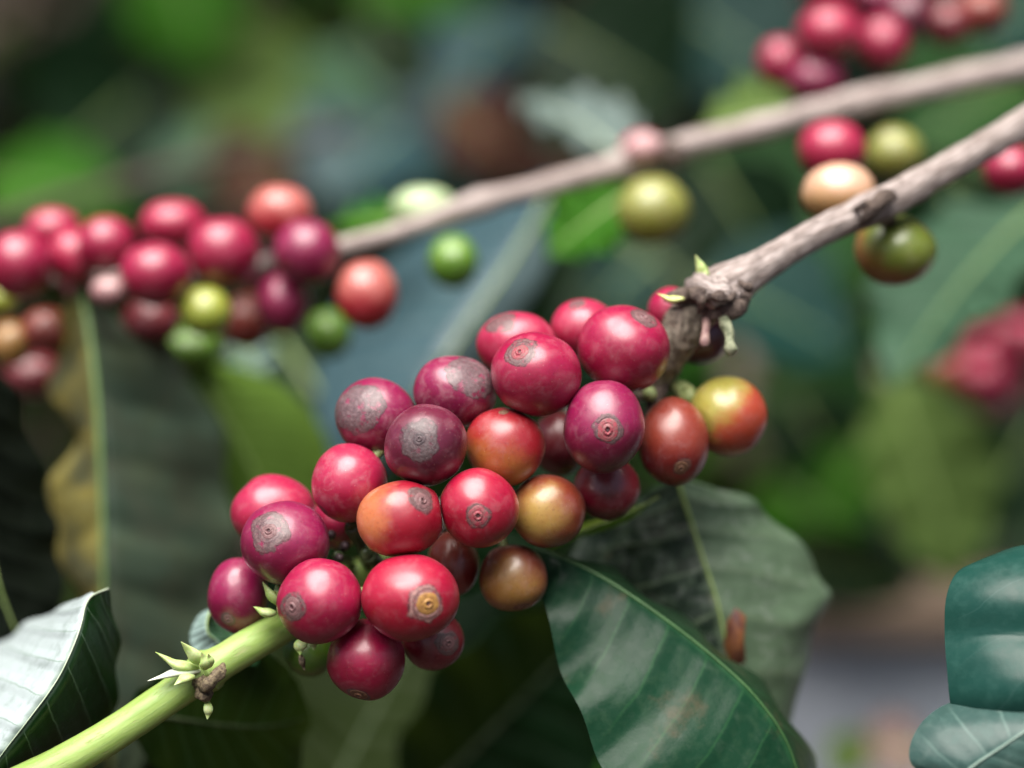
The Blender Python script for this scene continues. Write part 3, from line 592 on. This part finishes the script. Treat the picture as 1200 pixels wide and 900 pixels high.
# inner pedicels of the cluster
for a, b, rr, mt in [((430, 660, 45), (412, 618, 43.6), 9, 'darkstalk'), ((410, 660, 45), (396, 652, 43.7), 7, 'darkstalk'), ((445, 665, 45), (432, 650, 43.9), 10, 'darkstalk'),
                     ((455, 660, 45), (450, 672, 44), 9, 'darkstalk'), ((770, 440, 45.8), (806, 462, 45.2), 11, 'stalk'),
                     ((750, 452, 45.8), (762, 462, 45), 8, 'stalk'), ((560, 580, 46), (545, 640, 45), 9, 'darkstalk')]:
    tube('fruit_stalk', [PP(*a, rr*.8), PP((a[0]+b[0])/2+3, (a[1]+b[1])/2, (a[2]+b[2])/2, rr*.8), PP(*b, rr), PP(b[0]+.2, b[1]+.2, b[2]-.12, rr*.5)], M[mt], fb, seg=12, n=14, bump=.15, bscale=5)
for q in [(388, 627, 43.7), (397, 654, 43.6), (404, 640, 43.8)]:
    tube('fruit_scar', [PP(q[0]-4, q[1]+4, q[2]+.3, 4), PP(q[0], q[1], q[2], 6), PP(q[0]+1, q[1]-1, q[2]-.15, 3)], M['navel_dark'], fb, seg=12, n=10)

bb = empty('coffee_branch', P(560, 240, 55), 'pale blurred coffee branch crossing behind, from left bunch up to the right edge', 'branch')
tube('woody_stem', [PP(-120, 330, 53.5, 10.3), PP(60, 322, 53.4, 10.3), PP(220, 320, 53.2, 10.3), PP(330, 305, 53.2, 10.3), PP(400, 290, 53.2, 11.2), PP(470, 270, 53.4, 11.2), PP(540, 246, 53.6, 14.6), PP(565, 238, 53.7, 16.3), PP(600, 228, 53.8, 12.9), PP(680, 207, 54.2, 13.8),
    PP(740, 190, 54.5, 18.1), PP(770, 182, 54.6, 18.9), PP(800, 172, 54.8, 15.5), PP(880, 152, 55.2, 15.5), PP(960, 132, 55.6, 16.3), PP(1010, 118, 55.8, 18.1), PP(1060, 108, 56, 16.3), PP(1200, 78, 57, 17.2), PP(1320, 50, 58, 17.2)],
    M['wood2'], bb, seg=24, n=160, bump=.12, bscale=1.4)
knob('node_collar', [(782, 168, 54.2, 8), (789, 180, 54, 14), (792, 196, 54.2, 9)], M['darkwood'], bb)
knob('node_collar', [(735, 182, 54.2, 8), (755, 172, 54, 17), (772, 172, 54.2, 9)], plain('swelling_pink', (.55, .28, .30), (.6, .4, .4), 4), bb)
tube('twig', [PP(-60, 280, 74, 10), PP(200, 200, 80, 9), PP(420, 150, 90, 8)], M['darkwood'], bb, seg=8, n=14)

# ------------------------------------------------------------------ cherries
PAL = {  # A (base), B (ripening blush; upward B paints a lit top), direction of B in camera axes, lo, hi
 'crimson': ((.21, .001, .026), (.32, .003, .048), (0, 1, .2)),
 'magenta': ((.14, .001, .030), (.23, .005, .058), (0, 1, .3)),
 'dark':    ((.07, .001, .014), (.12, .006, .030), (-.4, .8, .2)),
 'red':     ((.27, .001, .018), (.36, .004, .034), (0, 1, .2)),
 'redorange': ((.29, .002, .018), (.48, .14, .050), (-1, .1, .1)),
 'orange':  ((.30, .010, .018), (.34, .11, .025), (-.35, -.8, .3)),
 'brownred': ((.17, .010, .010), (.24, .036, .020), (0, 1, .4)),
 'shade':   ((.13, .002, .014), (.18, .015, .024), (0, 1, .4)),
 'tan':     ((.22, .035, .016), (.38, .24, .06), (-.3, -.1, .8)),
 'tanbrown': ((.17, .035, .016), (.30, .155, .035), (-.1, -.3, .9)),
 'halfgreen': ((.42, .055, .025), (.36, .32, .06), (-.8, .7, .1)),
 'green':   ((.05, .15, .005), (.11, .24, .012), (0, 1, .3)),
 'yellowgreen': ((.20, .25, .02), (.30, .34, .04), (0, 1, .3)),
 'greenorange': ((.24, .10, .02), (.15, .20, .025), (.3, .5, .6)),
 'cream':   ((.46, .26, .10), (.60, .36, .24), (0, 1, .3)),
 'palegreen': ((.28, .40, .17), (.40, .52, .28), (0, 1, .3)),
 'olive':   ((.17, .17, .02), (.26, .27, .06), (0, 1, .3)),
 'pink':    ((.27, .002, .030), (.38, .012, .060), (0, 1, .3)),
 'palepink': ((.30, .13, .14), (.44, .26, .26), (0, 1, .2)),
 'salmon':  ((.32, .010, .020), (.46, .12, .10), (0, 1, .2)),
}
def cherry(lab, x, y, rx, ry, d, pal, nav=None, scar=.45, nmat='navel_grey', nsize=1.0, group='', ang=0.0, seg=56, rings=36, stalk=True, near=(), **mk):
    R = (rx*ry)**.5*K*d; c = P(x, y, d)
    if nav is None: ax = V((x-(500+(660-y)*1.1))*.01, -.35, -.6); stalk = False
    else:
        a, b = nav[0]/rx, -nav[1]/ry; q = a*a+b*b
        zz = math.sqrt(max(.0, 1-q)) if len(nav) < 3 else nav[2]
        ax = V(a, b, zz)
    ax.normalize(); rot = ax.to_track_quat('Z', 'Y').to_matrix(); inv = rot.transposed()
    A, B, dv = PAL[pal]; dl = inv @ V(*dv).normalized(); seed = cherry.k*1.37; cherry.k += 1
    kw = dict(scar=scar if nav is not None else 0, seed=seed); kw.update(mk)
    if seg < 40:                                    # blurred fruit share a material per palette
        key = ('c', pal)
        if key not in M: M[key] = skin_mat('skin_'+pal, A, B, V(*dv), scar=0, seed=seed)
        mat = M[key]; rot = Matrix.Identity(3); inv = rot; nv_loc = rot.transposed()
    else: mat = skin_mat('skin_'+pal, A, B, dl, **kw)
    root = empty('coffee_cherry', c, lab, 'coffee cherry', group)
    root.rotation_euler = rot.to_euler()
    ca, sa = math.cos(ang), math.sin(ang); v = []; f = []
    def surf(dv_local, ex=0.0):
        dd = rot @ dv_local; th = math.acos(max(-1, min(1, dv_local.z)))
        r = 1 - .035*math.exp(-(th/.30)**2) - .02*math.exp(-((math.pi-th)/.35)**2) + .05*mn.noise(dv_local*1.1+Vector((seed, 0, 0))) + .012*math.cos(2*math.atan2(dv_local.y, dv_local.x)+seed)*math.sin(th) + .006*mn.noise(dv_local*4+Vector((seed, 3, 0))) + ex
        p, q, z = dd.dot(RIGHT), dd.dot(UP), -dd.dot(FWD)
        p, q = p*ca+q*sa, -p*sa+q*ca
        p, q, z = p*rx*K*d*r, q*ry*K*d*r, z*R*r
        p, q = p*ca-q*sa, p*sa+q*ca
        w_ = V(p, q, z)
        for cj, rj in near:                          # fruit flatten where they press on each other
            n_ = cj - c; ds = n_.length; n_.normalize(); pl = ds*R/(R+rj) - .006; ov = w_.dot(n_) - pl
            if ov > -.05: w_ -= n_*(ov+.05)*(.5 if ov < .05 else 1 - .05/max(ov+.05, .1))
        return inv @ w_
    v.append(surf(Vector((0, 0, 1))))
    for i in range(1, rings):
        th = math.pi*i/rings
        for j in range(seg):
            ph = 2*math.pi*j/seg; v.append(surf(Vector((math.sin(th)*math.cos(ph), math.sin(th)*math.sin(ph), math.cos(th)))))
    v.append(surf(Vector((0, 0, -1)))); last = len(v)-1
    for j in range(seg): k = (j+1) % seg; f.append((0, 1+j, 1+k)); f.append((last, last-seg+k, last-seg+j))
    for i in range(rings-2):
        for j in range(seg): k = (j+1) % seg; f.append((1+i*seg+j, 1+(i+1)*seg+j, 1+(i+1)*seg+k, 1+i*seg+k))
    mesh('skin', v, f, mat, root, local=True)
    if nav is not None and seg >= 40 and nmat:
        prof = [(0, -.055), (.025, -.05), (.04, -.01), (.062, .030), (.085, .036), (.105, .022), (.125, .004), (.15, .010), (.175, .014), (.20, .004), (.225, .008), (.25, -.002), (.27, -.02)]
        v = []; f = []; S = 36; ns = nsize
        for i, (tr, hh) in enumerate(prof):
            for j in range(S):
                ph = 2*math.pi*j/S; wob = 1 + .13*mn.noise(Vector((math.cos(ph)*1.5+seed, math.sin(ph)*1.5, i*.15)))
                th = tr*ns*wob*1.05; hx = hh*(1+.5*mn.noise(Vector((math.cos(ph)*3, math.sin(ph)*3+seed, i*.6))))
                v.append(surf(Vector((math.sin(th)*math.cos(ph), math.sin(th)*math.sin(ph), math.cos(th))), hx*1.25*min(1.4, ns)+.001))
        for i in range(len(prof)-1):
            for j in range(S): k = (j+1) % S; f.append((i*S+j, (i+1)*S+j, (i+1)*S+k, i*S+k))
        mesh('navel', v, f, M[nmat], root, local=True)
    if stalk and seg >= 40:
        zb = surf(Vector((0, 0, -1))); v, f, uv = tube_data([(0, 0, zb.z+.08, .10), (0, 0, zb.z-.12, .09), (.03, 0, zb.z-.4, .10)], seg=10, n=8)
        mesh('stalk', v, f, M['stalk'], root, uv, local=True)
    return root
cherry.k = 1
FG = 'cherries of the sharp front cluster'
# x, y, rx, ry, depth offset, palette, navel offset px (right, down), extras, label
front = [
 (440, 488, 47, 44, .9, 'magenta', (-24, -14), dict(scar=.75, nmat=None, bloom=.22, ringamt=.3, scarcol=(.11, .075, .08)), 'leftmost cherry of the top row, wine pink with a grey cracked patch on its left'),
 (533, 459, 48, 41, .8, 'magenta', (24, -22), dict(scar=.7, nmat=None, bloom=.22, ringamt=.3, scarcol=(.11, .075, .08)), 'wine pink top row cherry with a dull grey patch on its upper right side'),
 (499, 522, 47, 47, -.4, 'dark', (-6, -9), dict(scar=.50, nmat='navel_dark', nsize=.62, scarcol=(.085, .06, .064), ringamt=.7), 'dark plum cherry with a big grey disc and a black centre dot'),
 (605, 404, 45, 38, 1.7, 'pink', (-20, -26), dict(scar=.45, nmat=None), 'plain pink cherry behind, half covered by the one with an oval pale navel'),
 (628, 438, 52, 48, .2, 'crimson', (-20, -26), dict(scar=.42, nmat='navel_red', nsize=.8), 'crimson cherry with a pale oval navel at its upper left, under the plain pink one'),
 (683, 385, 38, 34, 2.2, 'pink', (-8, -28), dict(scar=.3, nmat=None), 'small pink cherry peeking from behind the largest top cherry'),
 (731, 408, 53, 49, .8, 'crimson', (24, -38), dict(scar=.34, nmat='navel_grey', nsize=.8, ang=-.3), 'largest cherry at the top, crimson, touching the woody branch'),
 (708, 500, 46, 53, .0, 'magenta', (2, 3), dict(scar=.34, nmat='navel_red', nsize=1.0, ringamt=.95), 'tall crimson cherry facing forward with neat dark rings round its navel'),
 (592, 523, 45, 45, .35, 'orange', (-2, -42), dict(scar=.12, nmat='navel_brown', nsize=.5, lo=-.1, hi=.8), 'round orange red cherry in the middle with a small brown scar on top'),
 (789, 518, 40, 51, 1.3, 'brownred', (7, 31), dict(scar=.22, nmat='navel_brown', nsize=.75, scarcol=(.2, .1, .07)), 'brownish red cherry hanging at the right with a brown ringed navel low down'),
 (852, 487, 46, 45, 2.0, 'halfgreen', None, dict(ang=-.5, sss=.15), 'rightmost cherry of the cluster, yellow green on one side and orange on the other'),
 (711, 572, 38, 36, 1.3, 'shade', None, dict(), 'dark red cherry in shade under the tall ringed one'),
 (409, 566, 44, 45, .3, 'pink', (-26, 28, .3), dict(scar=.14, nmat=None, bloom=.2), 'bright pink red cherry without a grey scar, left of the dark plum one'),
 (470, 608, 50, 44, -.7, 'redorange', (27, -23), dict(scar=.36, nmat='navel_grey', nsize=.85, ang=.2, lo=.15, hi=.75), 'cherry pale orange at its left and red at its right, grey navel at top right'),
 (561, 595, 45, 45, -.5, 'red', (0, 7), dict(scar=.33, nmat='navel_red', nsize=.95, ringamt=.95), 'bright red cherry in the middle with a red ringed navel facing forward'),
 (642, 599, 43, 42, .5, 'tan', (22, 10, .4), dict(scar=.0, nmat=None, lo=.25, hi=1.1), 'smooth yellow tan cherry right of the bright red one'),
 (531, 661, 30, 37, 1.2, 'brownred', None, dict(), 'dull brownish orange cherry squeezed behind, right of the tan ringed one'),
 (601, 677, 39, 39, .8, 'tanbrown', (10, 34), dict(scar=.22, nmat='navel_brown', nsize=.9, scarcol=(.1, .06, .04), lo=.2, hi=1.1), 'tan brown cherry at the lower right with a dark dried tip below'),
 (320, 600, 48, 42, 1.1, 'pink', (-30, -25, .1), dict(scar=.2, nmat=None), 'plain pink cherry at the left, partly hidden by the purple ringed one'),
 (335, 636, 51, 47, .0, 'magenta', (-16, -17), dict(scar=.48, nmat='navel_grey', nsize=.75), 'purple red cherry at the left with a wide grey ringed disc'),
 (279, 698, 35, 43, .9, 'magenta', (-8, 27), dict(scar=.22, nmat='navel_grey', nsize=.7), 'small wine red cherry at the far left end, just above the green stem'),
 (376, 704, 48, 49, -.6, 'crimson', (-31, 4), dict(scar=.36, nmat='navel_grey', nsize=.9), 'red cherry with its grey ringed navel on the left, sitting against the green stem'),
 (480, 700, 56, 50, -1.0, 'red', (24, 3), dict(scar=.40, nmat='navel_tan', nsize=.95, scarcol=(.33, .19, .17)), 'large red cherry with a raised tan button in its grey scar'),
 (429, 772, 44, 46, -.1, 'crimson', (-8, 41), dict(scar=.30, nmat='navel_brown', nsize=.9), 'lowest cherry of the cluster, deep red with a dark tip at the bottom'),
 (508, 750, 36, 34, .6, 'shade', (19, 0), dict(scar=.42, nmat='navel_grey', nsize=.9), 'small dark red cherry low at the right with a grey scar, half hidden'),
 (362, 765, 29, 27, 1.6, 'green', None, dict(), 'small dark green unripe cherry hidden under the green stem'),
 (786, 364, 26, 27, 2.6, 'crimson', None, dict(), 'small red cherry peeking out behind the branch knot, above the big top cherry'),
 (818, 396, 34, 31, 2.6, 'dark', None, dict(), 'dark red cherry in shade behind the branch knot'),
 (395, 612, 30, 30, 2.2, 'crimson', None, dict(), 'deep red cherry buried inside the cluster behind the little dark stalks'),
 (655, 520, 32, 36, 2.6, 'shade', None, dict(), 'added dark cherry filling a shadowed gap in the cluster, left of the tall ringed one'),  # filler fruit added in dark red to paint shade between cherries
]
# keep each fruit on its line of sight, slide depths until no two overlap
it = [dict(x=q[0], y=q[1], r=(q[2]*q[3])**.5, d=D0+q[4], d0=D0+q[4]) for q in front]
for _ in range(300):
    for i in range(len(it)):
        for j in range(i+1, len(it)):
            a, b = it[i], it[j]; pa, pb = P(a['x'], a['y'], a['d']), P(b['x'], b['y'], b['d'])
            need = (a['r']*a['d']+b['r']*b['d'])*K*.94; dist = (pa-pb).length
            if dist < need:
                s = 1 if a['d0'] <= b['d0'] else -1; e = min(.04, (need-dist)*.5)
                a['d'] -= s*e*.5; b['d'] += s*e*.5
mean_shift = sum(q['d']-q['d0'] for q in it)/len(it)
print('depths', [(q['x'], round(q['d']-D0, 2)) for q in it])
for q, s in zip(front, it):
    x, y, rx, ry, dz, pal, nav, ex, lab = q; rx *= 1.035; ry *= 1.035
    nb = [(P(o['x'], o['y'], o['d']), o['r']*K*o['d']) for o in it if o is not s]
    me_ = P(s['x'], s['y'], s['d']); nb = [n_ for n_ in nb if (n_[0]-me_).length < (n_[1]+s['r']*K*s['d'])*1.02]
    cherry(lab, x, y, rx, ry, s['d'], pal, nav, group=FG, near=nb, **ex)
# fruit on the front branch farther right
RG = 'cherries near the right part of the branches'
cherry('green and orange cherry hanging under the front branch at its dark node', 1049, 293, 48, 41, 47.2, 'greenorange', None, group=RG, bloom=.1, dark=.15)
cherry('cream coloured cherry just above the front branch near its dark node', 983, 226, 43, 35, 48.5, 'cream', None, group=RG, bloom=.1, dark=.1)
tube('fruit_stalk', [PP(1035, 245, 46.2, 9), PP(1042, 262, 46.8, 10), PP(1046, 275, 47.2, 8)], M['darkwood'], fb, seg=10, n=10)
# softly blurred fruit
BG2 = 'blurred cherries on the back branch'
blur = [
 (975, 176, 40, 36, 51.8, 'pink', 'blurred salmon red cherry right behind the cream one'),
 (1047, 180, 34, 32, 56, 'olive', 'pale olive cherry between the two branches at the right'),
 (1184, 200, 33, 31, 52, 'crimson', 'crimson cherry at the right edge behind the front branch'),
 (765, 247, 42, 41, 53.8, 'olive', 'round olive green cherry hanging alone under the back branch'),
 (531, 307, 29, 32, 53.2, 'green', 'small fresh green cherry hanging under the back branch'),
 (497, 246, 40, 28, 54.6, 'palegreen', 'very pale green cherry lying on top of the back branch'),
 (914, 73, 27, 30, 58, 'crimson', 'leftmost cherry of the bunch above the back branch'),
 (972, 38, 39, 33, 57, 'pink', 'brightest pink cherry in the bunch above the back branch'),
 (956, 94, 34, 28, 57.4, 'magenta', 'lowest cherry of the upper right bunch, purple, just above the back branch'),
 (1034, 52, 30, 34, 58, 'crimson', 'crimson cherry on the right side of the bunch above the back branch'),
 (1062, 18, 32, 34, 59.5, 'dark', 'dark red cherry high at the right of the upper bunch'),
 (975, -14, 38, 30, 59, 'crimson', 'crimson cherry cut by the top edge of the picture'),
 (1025, -2, 34, 30, 60.5, 'magenta', 'purple red cherry cut by the top edge, next to the crimson one'),
 (1110, 28, 27, 28, 60, 'shade', 'dim crimson cherry at the top right beside the red bunch'),
 (1150, 12, 30, 28, 60, 'brownred', 'brownish red cherry near the top right corner'),
 (752, 176, 26, 22, 56.8, 'pink', 'pink cherry top showing over the swelling of the back branch'),
]
for x, y, rx, ry, d, pal, lab in blur: cherry(lab, x, y, rx, ry, d, pal, None, group=BG2, seg=28, rings=18)
BG3 = 'blurred cherries of the left bunch'
left = [
 (24, 309, 39, 41, 51, 'crimson', 'crimson cherry at the left edge, first of the bunch'),
 (62, 270, 33, 27, 53, 'pink', 'pale pink cherry on top of the bunch near the left edge'),
 (86, 300, 30, 33, 52, 'pink', 'pink cherry second from the left edge, wedged in the middle row'),
 (124, 286, 34, 34, 51.6, 'crimson', 'rose red cherry right of the wedged pink one'),
 (182, 321, 42, 38, 50.8, 'crimson', 'large crimson cherry low in the left half of the bunch'),
 (203, 264, 40, 30, 53, 'pink', 'pink cherry on the upper row, above the large crimson one'),
 (262, 295, 42, 41, 51.5, 'crimson', 'wide crimson cherry in the middle of the left bunch'),
 (328, 250, 39, 34, 52.4, 'salmon', 'salmon orange cherry at the top right of the left bunch'),
 (360, 296, 40, 40, 51.2, 'magenta', 'purple cherry right below the salmon orange one'),
 (430, 345, 37, 41, 51.2, 'salmon', 'orange red cherry at the right end of the left bunch'),
 (332, 355, 32, 37, 52, 'magenta', 'dark magenta cherry hanging under the purple one'),
 (241, 365, 31, 30, 51.2, 'yellowgreen', 'yellow green unripe cherry under the left bunch'),
 (176, 376, 34, 28, 53.2, 'shade', 'dull red cherry in shade under the large crimson one'),
 (128, 341, 22, 17, 51, 'palepink', 'small pale pinkish cherry just right of the hanging leaf base'),
 (290, 376, 30, 32, 54, 'brownred', 'brown red cherry in shade between the yellow green and the dark magenta ones'),
 (385, 392, 26, 30, 54.4, 'green', 'deep green unripe cherry below the right end of the left bunch'),
 (56, 388, 30, 27, 53, 'brownred', 'brownish cherry below the left bunch beside the leaf base'),
 (14, 402, 26, 27, 53.5, 'tanbrown', 'tan cherry at the left edge under the bunch'),
 (225, 410, 36, 28, 55.5, 'green', 'green cherry lowest of the left bunch, behind the yellow green one'),
 (2, 350, 18, 20, 53.5, 'yellowgreen', 'small yellow green cherry cut by the left edge'),
 (40, 440, 34, 26, 56, 'shade', 'dark reddish cherry low at the left edge, under the brownish ones'),
 (100, 335, 26, 24, 55, 'dark', 'dark cherry in the gap behind the leaf base'),
 (300, 320, 26, 28, 55, 'dark', 'dark cherry in the gap between the wide crimson and the purple one'),
]
for x, y, rx, ry, d, pal, lab in left: cherry(lab, x, y, rx, ry, d, pal, None, group=BG3, seg=28, rings=18)
BG4 = 'very blurred cherries far away at the right'
for x, y, rx, ry, d, pal, lab in [
 (1150, 440, 30, 27, 74, 'pink', 'far pink cherry in the middle of the right hand bunch'),
 (1195, 395, 30, 28, 75, 'pink', 'far pink cherry at the right edge, topmost of its bunch'),
 (1185, 440, 26, 26, 76, 'crimson', 'far crimson cherry at the right edge beside the middle one'),
 (1112, 430, 24, 22, 76, 'orange', 'far peach cherry at the left of the right hand bunch'),
 (1155, 408, 24, 22, 77, 'crimson', 'far crimson cherry above the middle of the right hand bunch'),
 (1160, 470, 24, 20, 75, 'magenta', 'far purple cherry lowest in the right hand bunch')]:
    cherry(lab, x, y, rx, ry, d, pal, None, group=BG4, seg=28, rings=18)
